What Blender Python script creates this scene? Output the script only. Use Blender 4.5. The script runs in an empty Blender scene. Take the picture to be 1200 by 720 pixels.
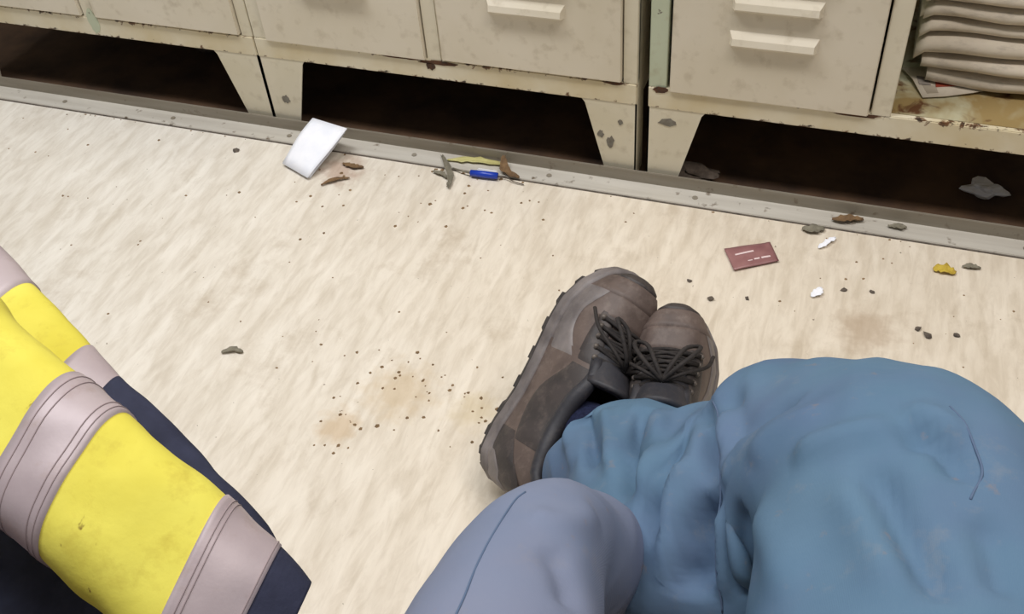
import bpy, bmesh, math, random
import numpy as np
from mathutils import Vector, Matrix, noise as mnoise
random.seed(7); rng = np.random.default_rng(7)
S = bpy.context.scene; COL = S.collection

# ------------------------------------------------------------------ camera, light, exposure
cd = bpy.data.cameras.new('camera'); cam = bpy.data.objects.new('camera', cd); COL.objects.link(cam)
cd.sensor_width = 36.0; cd.lens = 36.0 * 1202 / 1200; cd.clip_start = 0.02
cam.matrix_world = Matrix(((0.944, -0.181, 0.276, 0.0), (0.324, 0.677, -0.661, 0.0), (-0.067, 0.714, 0.697, 1.15), (0, 0, 0, 1)))
S.camera = cam
W = bpy.data.worlds.new('world'); S.world = W; W.use_nodes = True
bg = W.node_tree.nodes['Background']; bg.inputs[0].default_value = (1.0, 0.97, 0.93, 1); bg.inputs[1].default_value = 0.20
def area(name, loc, rot, sx, sy, power, col):
    l = bpy.data.lights.new(name, 'AREA'); l.shape = 'RECTANGLE'; l.size = sx; l.size_y = sy; l.energy = power; l.color = col
    o = bpy.data.objects.new(name, l); COL.objects.link(o); o.location = loc; o.rotation_euler = rot; return o
area('ceiling_tube_light', (-1.3, 0.9, 2.7), (0, 0, 0), 1.5, 0.35, 46, (0.97, 0.985, 1.0))
area('ceiling_tube_light', (0.6, 0.75, 2.7), (0, 0, 0), 1.5, 0.35, 34, (1.0, 0.94, 0.885))
S.view_settings.view_transform = 'Standard'; S.view_settings.look = 'None'
S.view_settings.exposure = 0.04; S.view_settings.gamma = 1.0; S.view_settings.use_curve_mapping = False

# ------------------------------------------------------------------ material helpers
def srgb(r, g, b):
    f = lambda c: ((c/255+0.055)/1.055)**2.4 if c > 10 else c/255/12.92
    return (f(r), f(g), f(b), 1)
class NT:
    def __init__(s, name):
        s.m = bpy.data.materials.new(name); s.m.use_nodes = True; s.t = s.m.node_tree; s.n = s.t.nodes
        s.b = s.n['Principled BSDF']; s.co = s.n.new('ShaderNodeTexCoord')
    def link(s, a, b): s.t.links.new(a, b)
    def map(s, scale=(1, 1, 1), rot=(0, 0, 0), src='Object', loc=(0, 0, 0)):
        m = s.n.new('ShaderNodeMapping'); m.inputs['Scale'].default_value = scale; m.inputs['Rotation'].default_value = rot
        m.inputs['Location'].default_value = loc
        s.link(s.co.outputs[src], m.inputs[0]); return m.outputs[0]
    def noise(s, scale, vec=None, detail=4, rough=0.55, dist=0.0):
        n = s.n.new('ShaderNodeTexNoise'); n.inputs['Scale'].default_value = scale; n.inputs['Detail'].default_value = detail
        n.inputs['Roughness'].default_value = rough; n.inputs['Distortion'].default_value = dist
        s.link(vec if vec is not None else s.co.outputs['Object'], n.inputs['Vector']); return n.outputs[0]
    def ramp(s, fac, stops):
        r = s.n.new('ShaderNodeValToRGB'); e = r.color_ramp.elements
        while len(e) < len(stops): e.new(0.5)
        for i, (p, c) in enumerate(stops):
            e[i].position = p; e[i].color = c if len(c) == 4 else (*c, 1)
        s.link(fac, r.inputs[0]); return r.outputs[0]
    def mask(s, fac, lo, hi): return s.ramp(fac, [(lo, (0, 0, 0, 1)), (hi, (1, 1, 1, 1))])
    def mix(s, fac, a, b, mode='MIX'):
        x = s.n.new('ShaderNodeMix'); x.data_type = 'RGBA'; x.blend_type = mode
        if isinstance(fac, (int, float)): x.inputs[0].default_value = fac
        else: s.link(fac, x.inputs[0])
        for k, v in ((6, a), (7, b)):
            if isinstance(v, tuple): x.inputs[k].default_value = v
            else: s.link(v, x.inputs[k])
        return x.outputs[2]
    def math(s, op, a, b=0.0):
        x = s.n.new('ShaderNodeMath'); x.operation = op; x.use_clamp = False
        for k, v in ((0, a), (1, b)):
            if isinstance(v, (int, float)): x.inputs[k].default_value = v
            else: s.link(v, x.inputs[k])
        return x.outputs[0]
    def sep(s, src='Object'):
        x = s.n.new('ShaderNodeSeparateXYZ'); s.link(s.co.outputs[src], x.inputs[0]); return x.outputs
    def bump(s, h, strength=0.3, dist=0.002):
        b = s.n.new('ShaderNodeBump'); b.inputs['Strength'].default_value = strength; b.inputs['Distance'].default_value = dist
        s.link(h, b.inputs['Height']); s.link(b.outputs[0], s.b.inputs['Normal'])
    def done(s, col, rough=0.6, metal=0.0, spec=0.5):
        if isinstance(col, tuple): s.b.inputs['Base Color'].default_value = col
        else: s.link(col, s.b.inputs['Base Color'])
        if isinstance(rough, (int, float)): s.b.inputs['Roughness'].default_value = rough
        else: s.link(rough, s.b.inputs['Roughness'])
        s.b.inputs['Metallic'].default_value = metal; s.b.inputs['Specular IOR Level'].default_value = spec
        return s.m
M = {}
def paint(name, base, tint, rust_lo=0.62):
    t = NT(name)
    c = t.mix(t.mask(t.noise(5.0), .35, .7), base, tint)
    c = t.mix(t.math('MULTIPLY', t.mask(t.noise(38.0, detail=5), .55, .75), .35), c, srgb(150, 132, 100))
    chip = t.mask(t.noise(26.0, detail=6, rough=.62, dist=.4), rust_lo+.06, rust_lo+.08)
    c = t.mix(chip, c, srgb(112, 104, 94))
    t.bump(t.noise(60.0), .12, .002)
    return t.done(c, .48)
M['cream'] = paint('cream_paint', srgb(220, 212, 192), srgb(208, 199, 174), .66)
M['cream_door'] = paint('cream_door_paint', srgb(221, 212, 194), srgb(211, 201, 179), .70)
def rail_paint():
    t = NT('chipped_cream_paint')
    c = t.mix(t.mask(t.noise(7.0), .35, .65), srgb(220, 212, 190), srgb(204, 188, 150))
    z = t.sep()[2]
    edge = t.math('ABSOLUTE', t.math('SUBTRACT', z, .1795)); edge = t.math('MULTIPLY', edge, 50.0)   # 1 at both rail edges
    nz = t.noise(48.0, detail=6, rough=.7, dist=.6)
    m = t.mask(t.math('ADD', t.math('MULTIPLY', edge, .30), nz), .79, .86)
    c = t.mix(m, c, t.mix(t.mask(t.noise(90.0), .4, .6), srgb(58, 44, 34), srgb(112, 78, 50)))
    t.bump(nz, .2, .002)
    return t.done(c, .55)
M['rail'] = rail_paint()
M['mint'] = paint('mint_green_paint', srgb(190, 198, 174), srgb(178, 184, 158))
def shelf_paint():
    t = NT('stained_shelf_paint')
    c = t.mix(t.mask(t.noise(9.0, dist=.5), .38, .6), srgb(196, 196, 170), srgb(150, 128, 84))
    c = t.mix(t.mask(t.noise(22.0, dist=.8), .58, .68), c, srgb(96, 62, 36))
    return t.done(c, .5)
M['shelf'] = shelf_paint()
def simple(name, col, rough=.6, metal=0, var=None, vs=30, bump=0, bs=200, spec=.5):
    t = NT(name)
    c = col if var is None else t.mix(t.mask(t.noise(vs), .35, .68), col, var)
    if bump: t.bump(t.noise(bs), bump, .001)
    return t.done(c, rough, metal, spec)
M['dark_metal'] = simple('locker_inner_metal', srgb(96, 92, 80), .7, 0, srgb(70, 62, 50), 12)
M['rust'] = simple('rust', srgb(92, 58, 36), .9, 0, srgb(58, 44, 36), 120, .5)
M['scuff'] = simple('bare_metal_scuff', srgb(126, 122, 112), .6, 0, srgb(100, 92, 80), 90)
def trim_mat(name, a, b):
    t = NT(name)
    c = t.mix(t.mask(t.noise(6.0, t.map((.6, 9, 9))), .3, .7), a, b)
    c = t.mix(t.mask(t.noise(45.0, detail=5), .62, .72), c, srgb(112, 98, 82))
    t.bump(t.noise(160.0), .15, .001)
    return t.done(c, .5, .08)
M['trim_up'] = trim_mat('dull_steel_upright', srgb(150, 143, 130), srgb(132, 123, 108))
M['trim_flat'] = trim_mat('dull_steel_flange', srgb(204, 199, 189), srgb(182, 176, 165))
def vinyl():
    t = NT('streaked_cream_vinyl')
    s1 = t.noise(26.0, t.map((1.0, .20, 1)), 5, .6, .5)
    s2 = t.noise(60.0, t.map((1.0, .24, 1), loc=(3, 1, 0)), 5, .65, .5)
    big = t.noise(1.6, detail=3)
    c = t.mix(t.mask(s1, .28, .70), srgb(212, 204, 191), srgb(234, 229, 220))
    c = t.mix(t.math('MULTIPLY', t.mask(s2, .48, .80), .6), c, srgb(188, 177, 160))
    c = t.mix(t.math('MULTIPLY', t.mask(t.math('SUBTRACT', 1.0, s2), .50, .80), .5), c, srgb(246, 242, 234))
    x, y, z = t.sep()
    # warm tint towards the right: the cooler light on the left is put into the colour
    side = t.n.new('ShaderNodeMapRange'); t.link(x, side.inputs[0]); side.inputs[1].default_value = -1.3; side.inputs[2].default_value = .0
    c = t.mix(t.math('MULTIPLY', t.mask(t.math('ADD', side.outputs[0], t.math('MULTIPLY', big, .4)), .2, 1.2), .55), c, t.mix(1.0, c, srgb(250, 238, 220), 'MULTIPLY'))
    # dirt: blotches and stains with their own shapes, plus one painted shadow
    c = t.mix(t.math('MULTIPLY', t.mask(t.noise(7.0, detail=6, rough=.7), .56, .74), .40), c, srgb(160, 138, 108))
    c = t.mix(t.mask(t.noise(110.0, detail=3, rough=.5), .735, .76), c, srgb(110, 92, 72))
    def blotch(c, cx, cy, r, col, k):
        d = t.math('SQRT', t.math('ADD', t.math('POWER', t.math('SUBTRACT', x, cx), 2.0), t.math('POWER', t.math('SUBTRACT', y, cy), 2.0)))
        f = t.math('ADD', t.math('MULTIPLY', d, -1.0/r), t.math('ADD', 1.0, t.math('MULTIPLY', t.math('SUBTRACT', t.noise(42.0, detail=5), .5), 1.5)))
        return t.mix(t.math('MULTIPLY', t.mask(f, .1, .7), k), c, col)
    c = blotch(c, .085, 1.185, .065, srgb(172, 148, 122), .5)
    c = blotch(c, -.56, .875, .075, srgb(196, 170, 128), .45)
    c = blotch(c, -.62, .79, .045, srgb(190, 158, 112), .5)
    c = blotch(c, -.44, .87, .05, srgb(198, 178, 134), .4)
    c = blotch(c, -.89, 1.36, .06, srgb(160, 120, 98), .5)  # reddish shadow right of the white paper, painted into the floor
    t.bump(s2, .10, .001)
    return t.done(c, .42, 0, .4)
M['vinyl'] = vinyl()
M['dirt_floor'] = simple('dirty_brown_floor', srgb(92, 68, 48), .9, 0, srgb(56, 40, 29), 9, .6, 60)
M['wall'] = simple('wall_paint', srgb(196, 188, 168), .8, 0, srgb(186, 176, 152), 4)
M['wood'] = simple('bench_wood', srgb(150, 100, 66), .6, 0, srgb(120, 78, 50), 14, .3)
M['steel'] = simple('bench_steel', srgb(60, 62, 66), .5, .6, srgb(50, 48, 48), 20)
M['paper'] = simple('white_paper', srgb(248, 249, 255), .75, 0, srgb(238, 241, 250), 30)
def newsprint():
    t = NT('newsprint')
    c = t.mix(t.mask(t.noise(11.0), .3, .7), srgb(214, 204, 188), srgb(190, 178, 160))
    c = t.mix(t.math('MULTIPLY', t.mask(t.noise(55.0, t.map((.4, 1, 1.6)), 5, .7), .52, .66), .4), c, srgb(148, 138, 128))
    return t.done(c, .9, 0, .15)
M['news'] = newsprint()
M['news_page'] = simple('light_newsprint', srgb(204, 194, 178), .9, 0, srgb(186, 174, 156), 22)
M['photo'] = simple('printed_grey', srgb(128, 120, 114), .85, 0, srgb(152, 144, 136), 70)
M['red_print'] = simple('printed_red', srgb(176, 84, 58), .85, 0, srgb(150, 62, 46), 60)
M['sachet'] = simple('maroon_foil', srgb(158, 114, 113), .36, .05, srgb(140, 96, 97), 40)
M['white_ink'] = simple('white_ink', srgb(228, 206, 206), .5)
M['blue_plastic'] = simple('blue_plastic', srgb(28, 62, 176), .3)
M['white_plastic'] = simple('white_plastic', srgb(226, 226, 228), .35)
M['film'] = simple('pale_yellow_film', srgb(196, 190, 128), .45, 0, srgb(176, 168, 108), 40)
M['leaf_grey'] = simple('grey_dry_leaf', srgb(134, 128, 112), .85, 0, srgb(104, 98, 84), 80)
M['leaf_brown'] = simple('brown_dry_leaf', srgb(128, 100, 68), .85, 0, srgb(92, 70, 48), 80)
M['crumb'] = simple('dark_crumb', srgb(104, 94, 84), .9, 0, srgb(70, 62, 56), 90)
M['crumb_brown'] = simple('brown_crumb', srgb(150, 124, 92), .9, 0, srgb(112, 90, 64), 90)
M['yellow_bit'] = simple('yellow_scrap', srgb(206, 180, 66), .7, 0, srgb(176, 146, 50), 120)
M['grey_lint'] = simple('grey_lint', srgb(100, 88, 78), .95, 0, srgb(70, 60, 52), 60, 1.0, 90)

def hivis():
    t = NT('yellow_hi_vis_fabric')
    c = t.mix(t.mask(t.noise(8.0, detail=5), .35, .7), srgb(224, 214, 94), srgb(206, 192, 68))
    c = t.mix(t.math('MULTIPLY', t.mask(t.noise(26.0, detail=6, rough=.7), .54, .76), .5), c, srgb(176, 152, 56))
    c = t.mix(t.mask(t.noise(62.0, t.map((1, .4, 1)), 4), .69, .73), c, srgb(138, 116, 52))
    t.bump(t.noise(30.0, detail=6), .3, .004)
    return t.done(c, .75, 0, .2)
M['hivis'] = hivis()
def reflective():
    t = NT('grey_reflective_tape')
    c = t.mix(t.mask(t.noise(12.0, detail=5), .35, .7), srgb(178, 164, 167), srgb(158, 143, 147))
    c = t.mix(t.math('MULTIPLY', t.mask(t.noise(34.0, detail=6, rough=.7), .55, .75), .5), c, srgb(150, 128, 116))
    t.bump(t.noise(300.0), .12, .0008)
    return t.done(c, .5, .1, .5)
M['tape'] = reflective()
M['stitch'] = simple('dark_stitching', srgb(150, 134, 136), .9)
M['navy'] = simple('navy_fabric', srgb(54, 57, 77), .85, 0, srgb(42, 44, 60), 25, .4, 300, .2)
M['grey_lining'] = simple('grey_lining', srgb(104, 102, 100), .85, 0, srgb(84, 82, 84), 30)
def denim(name, c0, c1, c2, dust):
    t = NT(name)
    c = t.mix(t.mask(t.noise(7.0, detail=5), .32, .7), c0, c1)
    c = t.mix(t.math('MULTIPLY', t.mask(t.noise(4.0, detail=4), .48, .68), .45), c, c2)
    c = t.mix(t.math('MULTIPLY', t.mask(t.noise(26.0, detail=6, rough=.7), .58, .74), .35), c, dust)
    c = t.mix(t.math('MULTIPLY', t.mask(t.noise(48.0, detail=5), .66, .74), .35), c, srgb(140, 122, 112))
    w = t.n.new('ShaderNodeTexWave'); w.inputs['Scale'].default_value = 420; w.inputs['Distortion'].default_value = 1.5
    t.link(t.map((1, .7, .6)), w.inputs[0])
    t.bump(t.math('ADD', t.math('MULTIPLY', w.outputs[1], .3), t.noise(90.0, detail=5)), .18, .0015)
    return t.done(c, .85, 0, .15)
M['denim'] = denim('blue_work_twill', srgb(86, 114, 140), srgb(96, 124, 148), srgb(98, 108, 142), srgb(130, 134, 140))
M['denim_grey'] = denim('grey_blue_twill', srgb(124, 132, 154), srgb(114, 126, 152), srgb(128, 130, 150), srgb(138, 136, 142))  # greyer blue for the left thigh, knee and upper shin
M['denim_seam'] = simple('trouser_seam', srgb(86, 104, 132), .9)
M['sock'] = simple('navy_sock', srgb(38, 43, 68), .95, 0, srgb(28, 31, 50), 200, .5, 500, .1)
def leather(name, a, b, dust=.4):
    t = NT(name)
    c = t.mix(t.mask(t.noise(22.0, detail=5), .35, .68), a, b)
    c = t.mix(t.math('MULTIPLY', t.mask(t.noise(60.0, detail=6, rough=.7), .5, .72), dust), c, srgb(138, 124, 116))
    t.bump(t.noise(180.0, detail=5), .3, .001)
    return t.done(c, .55, 0, .4)
M['leather'] = leather('brown_nubuck', srgb(104, 90, 84), srgb(84, 72, 68))
M['leather_dark'] = leather('dark_nubuck', srgb(70, 63, 62), srgb(54, 50, 50), .25)
M['midsole'] = leather('grey_midsole_rubber', srgb(134, 127, 126), srgb(92, 86, 86), .3)
M['outsole'] = leather('dark_outsole_rubber', srgb(62, 58, 58), srgb(48, 46, 46), .2)
M['pad'] = leather('dark_padded_lining', srgb(56, 56, 62), srgb(44, 44, 50), .12)
M['lace'] = simple('black_lace', srgb(34, 30, 30), .8, 0, srgb(50, 44, 42), 200)
M['metal_eye'] = simple('worn_metal_eyelet', srgb(104, 96, 90), .5, .3)

# ------------------------------------------------------------------ mesh helpers
def mk(name, V, F, mat, parent=None, smooth=False, bevel=0):
    me = bpy.data.meshes.new(name); me.from_pydata([tuple(map(float, v)) for v in V], [], F)
    bm = bmesh.new(); bm.from_mesh(me)
    if bevel: bmesh.ops.bevel(bm, geom=bm.edges[:], offset=bevel, segments=2, affect='EDGES', clamp_overlap=True)
    bmesh.ops.recalc_face_normals(bm, faces=bm.faces); bm.to_mesh(me); bm.free()
    if smooth: me.polygons.foreach_set('use_smooth', [True]*len(me.polygons))
    me.materials.append(M[mat] if isinstance(mat, str) else mat)
    o = bpy.data.objects.new(name, me); COL.objects.link(o)
    if parent is not None: o.parent = parent
    return o
def tag(o, label=None, cat=None, group=None, kind=None):
    for k, v in (('label', label), ('category', cat), ('group', group), ('kind', kind)):
        if v: o[k] = v
    return o
def empty(name, loc, label, cat, group=None):
    o = bpy.data.objects.new(name, None); COL.objects.link(o); o.location = loc; o.empty_display_size = .05
    return tag(o, label, cat, group)
BF = [(0, 1, 3, 2), (4, 6, 7, 5), (0, 4, 5, 1), (2, 3, 7, 6), (0, 2, 6, 4), (1, 5, 7, 3)]
def boxv(x0, x1, y0, y1, z0, z1): return [(x, y, z) for x in (x0, x1) for y in (y0, y1) for z in (z0, z1)]
def box(name, b, mat, parent=None, bevel=0.0): return mk(name, boxv(*b), BF, mat, parent, False, bevel)
def join(parts):
    V, F = [], []
    for v, f in parts:
        k = len(V); V += list(v); F += [tuple(i+k for i in q) for q in f]
    return V, F
def prism_xz(poly, y0, y1):
    n = len(poly); V = [(x, y0, z) for x, z in poly] + [(x, y1, z) for x, z in poly]
    return V, [tuple(range(n))[::-1], tuple(range(n, 2*n))] + [(i, (i+1) % n, n+(i+1) % n, n+i) for i in range(n)]
def prism_xy(poly, z0, z1):
    n = len(poly); V = [(x, y, z0) for x, y in poly] + [(x, y, z1) for x, y in poly]
    return V, [tuple(range(n))[::-1], tuple(range(n, 2*n))] + [(i, (i+1) % n, n+(i+1) % n, n+i) for i in range(n)]
def gridfaces(nu, nv, wrap=False):
    F = []
    for i in range(nu-1):
        for j in range(nv if wrap else nv-1):
            a, b = i*nv+j, i*nv+(j+1) % nv
            F.append((a, b, b+nv, a+nv))
    return F
def catmull(P, n):
    P = np.array(P, float); k = len(P)
    Q = np.vstack([2*P[0]-P[1], P, 2*P[-1]-P[-2]]); out = []
    for t in np.linspace(0, k-1-1e-9, n):
        i = int(t); f = t-i; a, b, c, d = Q[i:i+4]
        out.append(.5*(2*b+(c-a)*f+(2*a-5*b+4*c-d)*f*f+(3*b-a-3*c+d)*f**3))
    return np.array(out)
def nrm(v): return v/(np.linalg.norm(v, axis=-1, keepdims=True)+1e-12)
def frames(C, up):
    T = nrm(np.gradient(C, axis=0)); N = []; n = np.array(up, float)
    for t in T:
        n = n-n.dot(t)*t; n = n/np.linalg.norm(n); N.append(n.copy())
    N = np.array(N); return T, N, np.cross(T, N)
def tubev(P, r, ns=8, n=None, up=(0, 0, 1), cap=True):
    C = np.array(P, float) if n is None else catmull(P, n)
    T, N, B = frames(C, up if abs(nrm(C[1]-C[0]).dot(np.array(up, float))) < .95 else (1, .2, 0))
    r = np.full(len(C), r) if np.isscalar(r) else np.interp(np.linspace(0, 1, len(C)), np.linspace(0, 1, len(r)), r)
    a = np.linspace(0, 2*math.pi, ns, endpoint=False)
    V = (C[:, None]+r[:, None, None]*(np.cos(a)[None, :, None]*N[:, None]+np.sin(a)[None, :, None]*B[:, None])).reshape(-1, 3)
    F = gridfaces(len(C), ns, True)
    if cap: F += [tuple(range(ns)), tuple(range((len(C)-1)*ns, len(C)*ns))]
    return list(V), F
def vnormals(V, F):
    V = np.asarray(V, float); N = np.zeros_like(V)
    for f in F:
        a, b, c = V[f[0]], V[f[1]], V[f[2]]; n = np.cross(b-a, c-a)
        for i in f: N[i] += n
    return nrm(N)
def sheet(name, G, th, mat, parent=None):
    """a cloth or paper sheet: grid G (nu,nv,3) given real thickness th"""
    nu, nv = G.shape[:2]; V = G.reshape(-1, 3); F = gridfaces(nu, nv); N = vnormals(V, F)
    k = nu*nv; V2 = np.vstack([V+N*th/2, V-N*th/2])
    F2 = F+[tuple(i+k for i in q[::-1]) for q in F]
    bd = [i*nv for i in range(nu)]+[(nu-1)*nv+j for j in range(1, nv)]+[i*nv+nv-1 for i in range(nu-2, -1, -1)]+[j for j in range(nv-2, 0, -1)]
    F2 += [(bd[i], bd[(i+1) % len(bd)], bd[(i+1) % len(bd)]+k, bd[i]+k) for i in range(len(bd))]
    return mk(name, V2, F2, mat, parent, True)
def sst(a, b, x):
    t = np.clip((x-a)/(b-a), 0, 1); return t*t*(3-2*t)

# ------------------------------------------------------------------ the setting
YL = 1.462                                   # front of the locker row
tag(mk('floor', boxv(-3.4, 2.0, -1.2, 1.452, -.05, 0), BF, 'vinyl'), kind='structure')['label'] = 'cream streaked vinyl floor, dirty and worn'
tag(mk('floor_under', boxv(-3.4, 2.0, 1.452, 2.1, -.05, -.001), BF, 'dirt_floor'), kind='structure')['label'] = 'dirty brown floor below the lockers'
tag(mk('wall_back', boxv(-3.4, 2.0, 2.02, 2.12, -.05, 2.8), BF, 'wall'), kind='structure')['label'] = 'painted wall behind the lockers'
tr = bpy.data.objects.new('trim_1', None); COL.objects.link(tr); tag(tr, 'dull steel angle strip along the lockers', kind='structure')
tr.location = (0, 1.452, 0)
box('flange', (-3.3, 1.9, -.041, .002, .0, .0035), 'trim_flat', tr, .001)
box('joint_line', (-3.3, 1.9, -.0435, -.0405, .0, .0012), 'crumb', tr)
box('upright', (-3.3, 1.9, -.0, .0035, .0, .028), 'trim_up', tr, .001)
V, F = [], []
for x in np.arange(-3.2, 1.9, .27):
    a = np.linspace(0, 2*math.pi, 8, endpoint=False); k = len(V)
    V += [(x+.005*math.cos(q), -.02+.005*math.sin(q), z) for z in (.002, .005) for q in a]
    F += [(k+i, k+(i+1) % 8, k+8+(i+1) % 8, k+8+i) for i in range(8)]+[tuple(k+8+i for i in range(8))]
    mk('screw', V[k:], [tuple(i-k for i in f) for f in F if min(f) >= k], 'trim_up', tr)

# ------------------------------------------------------------------ lockers
UW = .738
def louvre(parent, cx, z, w=.137, h=.024, d=.011):
    a, b = cx-w/2, cx+w/2; s = .006
    V = [(a, .0, z+h), (b, .0, z+h), (a+.001, -.0, z), (b-.001, 0, z), (a+s, -d, z+.003), (b-s, -d, z+.003), (a+s, -d*.75, z+h*.55), (b-s, -d*.75, z+h*.55), (a+s, -d+.0015, z), (b-s, -d+.0015, z)]
    F = [(0, 1, 7, 6), (6, 7, 5, 4), (4, 5, 9, 8), (0, 6, 4, 8, 2), (1, 3, 9, 5, 7), (2, 8, 9, 3)]
    return mk('louvre', V, F, 'cream_door', parent)
def locker(x0, label, openr=False, mint=False, lz=.311, doorz=.2, dz=(0, 0)):
    t = empty('locker', (x0, YL, 0), label, 'locker', 'steel lockers along the wall')
    H, D = 1.82, .5
    fm = 'mint' if mint else 'cream'
    mk('rail', *prism_xz([(0, .159), (UW, .159), (UW, .199), (0, .199)], 0, .012), 'rail', t, bevel=.0015)
    box('stile', (0, .026 if not mint else .03, .002, .02, .199, H-.04), fm, t, .001)
    cxs = (.355, .383) if not openr else (.358, .388)
    box('stile', (*cxs, .0 if openr else .001, .02, .197, H-.04), 'cream', t, .0015)
    box('stile', (UW-.024, UW, .002, .02, .199, H-.04), 'cream', t, .001)
    box('top_rail', (0, UW, .0, .02, H-.04, H), 'cream', t, .001)
    box('side_panel', (0, .003, .012, D, .159, H), 'cream', t); box('side_panel', (UW-.003, UW, .012, D, .159, H), 'cream', t)
    box('back_panel', (.003, UW-.003, D-.004, D, .159, H), 'dark_metal', t)
    box('base_shelf', (.003, UW-.003, .012, D-.004, .186, .199), 'shelf' if openr else 'dark_metal', t)
    box('divider', (.368, .372, .02, D-.004, .199, H-.01), 'mint', t)
    box('top_panel', (.003, UW-.003, .02, D-.004, H-.006, H), 'cream', t)
    for s in (0, 1):
        for back in (0, 1):
            P = [(0, .16), (.098, .16), (.092, .152), (.056, .012), (.05, .0), (.004, .0), (0, .01)]
            if s: P = [(UW-x, z) for x, z in P][::-1]
            y0 = 0.001 if not back else D-.0035
            a = prism_xz(P, y0, y0+.0025)
            yy = (y0, y0+.05) if not back else (y0-.05, y0)
            b = (boxv(*( (0.0, .0025) if not s else (UW-.0025, UW)), *yy, 0, .16), BF)
            mk('foot', *join([a, b]), 'cream', t)
    spans = [(.026 if not mint else .034, .355 if not openr else .3565)] + ([] if openr else [(.383, UW-.024)])
    for i, (a, b) in enumerate(spans):
        g = .0022; zb = .2015+dz[i]
        P = [(a+g, zb), (b-g, zb), (b-g, H-.043), (a+g, H-.043)]
        d = mk('door', *prism_xz(P, -.004, .014), 'cream_door', t, bevel=.0018)
        c = (a+b)/2
        for k in range(5): louvre(d, c, lz+k*.061)['category'] = ''
        for k in range(5): louvre(d, c, 1.40+k*.061)
        for ch in d.children:
            if 'category' in ch: del ch['category']
            ch.location.y = -.0038
        hx = b-.045
        hd = mk('handle', *prism_xz([(hx-.012, .95), (hx+.012, .95), (hx+.012, 1.06), (hx-.012, 1.06)], -.022, -.003), 'trim_up', d, bevel=.004)
    return t
L1 = locker(-1.086-UW, 'cream steel locker at the left end of the row, scuffed post between its doors')
L2 = locker(-1.084, 'cream steel locker in the middle, both doors shut, behind the white paper and blue pen', dz=(-.004, 0))
L3 = locker(-.326, 'cream steel locker at the right with an open compartment full of newspapers', True, True, .298, dz=(-.006,))
# worn patches of the paint on these lockers
def blot(parent, name, cx, cz, rx, rz, mat, y=-.0006, seed=0):
    r = random.Random(seed); n = 14
    P = [(cx+rx*math.cos(2*math.pi*i/n)*(.65+.5*r.random()), cz+rz*math.sin(2*math.pi*i/n)*(.65+.5*r.random())) for i in range(n)]
    return mk(name, *prism_xz(P, y, y+.0012), mat, parent)
blot(L2, 'paint_chip', .692, .075, .008, .014, 'scuff', .0002, 1); blot(L2, 'paint_chip', .674, .090, .006, .009, 'scuff', .0002, 2)
blot(L2, 'paint_chip', .037, .068, .009, .010, 'scuff', .0002, 3); blot(L2, 'paint_chip', .71, .12, .005, .006, 'scuff', .0002, 9)
blot(L3, 'paint_chip', .035, .133, .018, .008, 'scuff', .0002, 4); blot(L3, 'paint_chip', .02, .195, .014, .007, 'rust', -.0008, 5)
blot(L1, 'paint_chip', .374, .190, .013, .028, 'mint', -.0008, 6)
blot(L2, 'rust_patch', .375, .194, .045, .005, 'rust', -.0008, 7); blot(L2, 'rust_patch', .36, .186, .012, .008, 'rust', -.0008, 8)
blot(L2, 'rust_patch', .30, .196, .05, .0028, 'rust', -.0008, 12); blot(L3, 'rust_patch', .33, .1955, .05, .004, 'rust', -.0008, 13)
blot(L2, 'rust_patch', .70, .198, .02, .004, 'rust', -.0008, 14)

# ------------------------------------------------------------------ newspapers in the open compartment
def newspaper(i, z, th, x0, x1, yf, label, tilt=0.0, droop=0.0, layers=4):
    t = empty('newspaper', ((x0+x1)/2, yf, z), label, 'newspaper', 'folded newspapers in the open locker')
    r = random.Random(40+i); w = (x1-x0)/2; ph = r.random()*6; nx = 22
    for l in range(layers):
        g = th/(2*layers); prof = []
        # nested fold: lower leaf, rounded front, upper leaf
        zl, zh = l*g*.92, th-l*g*.92; rad = (zh-zl)/2; front = l*.0025+r.uniform(0, .004)
        for y in (.22, .14, .07, .03): prof.append((front+rad+y, zl))
        for a in np.linspace(-math.pi/2, math.pi/2, 7)[1:-1]: prof.append((front+rad-rad*math.cos(a)*1.25, zl+rad+rad*math.sin(a)))
        for y in (.03, .07, .14, .22): prof.append((front+rad+y, zh))
        xa, xb = -w+r.uniform(0, .006), w-r.uniform(0, .006)
        G = np.zeros((nx, len(prof), 3))
        for a in range(nx):
            u = a/(nx-1); x = xa+(xb-xa)*u
            for b, (y, zz) in enumerate(prof):
                wob = .0026*math.sin(5.0*u+z*14+.6)+.0013*math.sin(13*u+z*40)+.0004*math.sin(23*u+l*2+ph)
                dr = -droop*max(0, 1-u*20)**1.2
                G[a, b] = (x, y+.006*math.sin(4*u+ph)+.003*math.sin(11*u+l), max(-z+.2005+.0006*l, zz+wob*(1-.3*(y > .1))+tilt*(u-.5)*.06+dr))
        sheet('folded_sheet', G, .0011, 'news', t)
    return t
zz = .2065; names = ['thick folded newspaper at the bottom of the pile in the open locker', 'second newspaper from the bottom of the pile in the open locker',
    'third newspaper from the bottom of the locker pile, its end drooping', 'fourth newspaper up in the locker pile, thin folded sheets', 'fifth newspaper up in the locker pile',
    'sixth newspaper up in the locker pile', 'seventh newspaper up in the locker pile', 'eighth newspaper up in the locker pile', 'topmost newspaper of the pile in the open locker']
spec = [(.026, .105, .395, 1.556, 0, .0), (.020, .092, .398, 1.552 , 0, .002), (.028, .078, .396, 1.560, .0, .014), (.017, .080, .394, 1.556, 0, .010), (.022, .076, .396, 1.562, 0, .008),
        (.018, .079, .398, 1.556, 0, .005), (.021, .077, .396, 1.564, 0, .004), (.019, .079, .394, 1.560, 0, .003), (.022, .078, .396, 1.566, 0, .0)]
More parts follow.
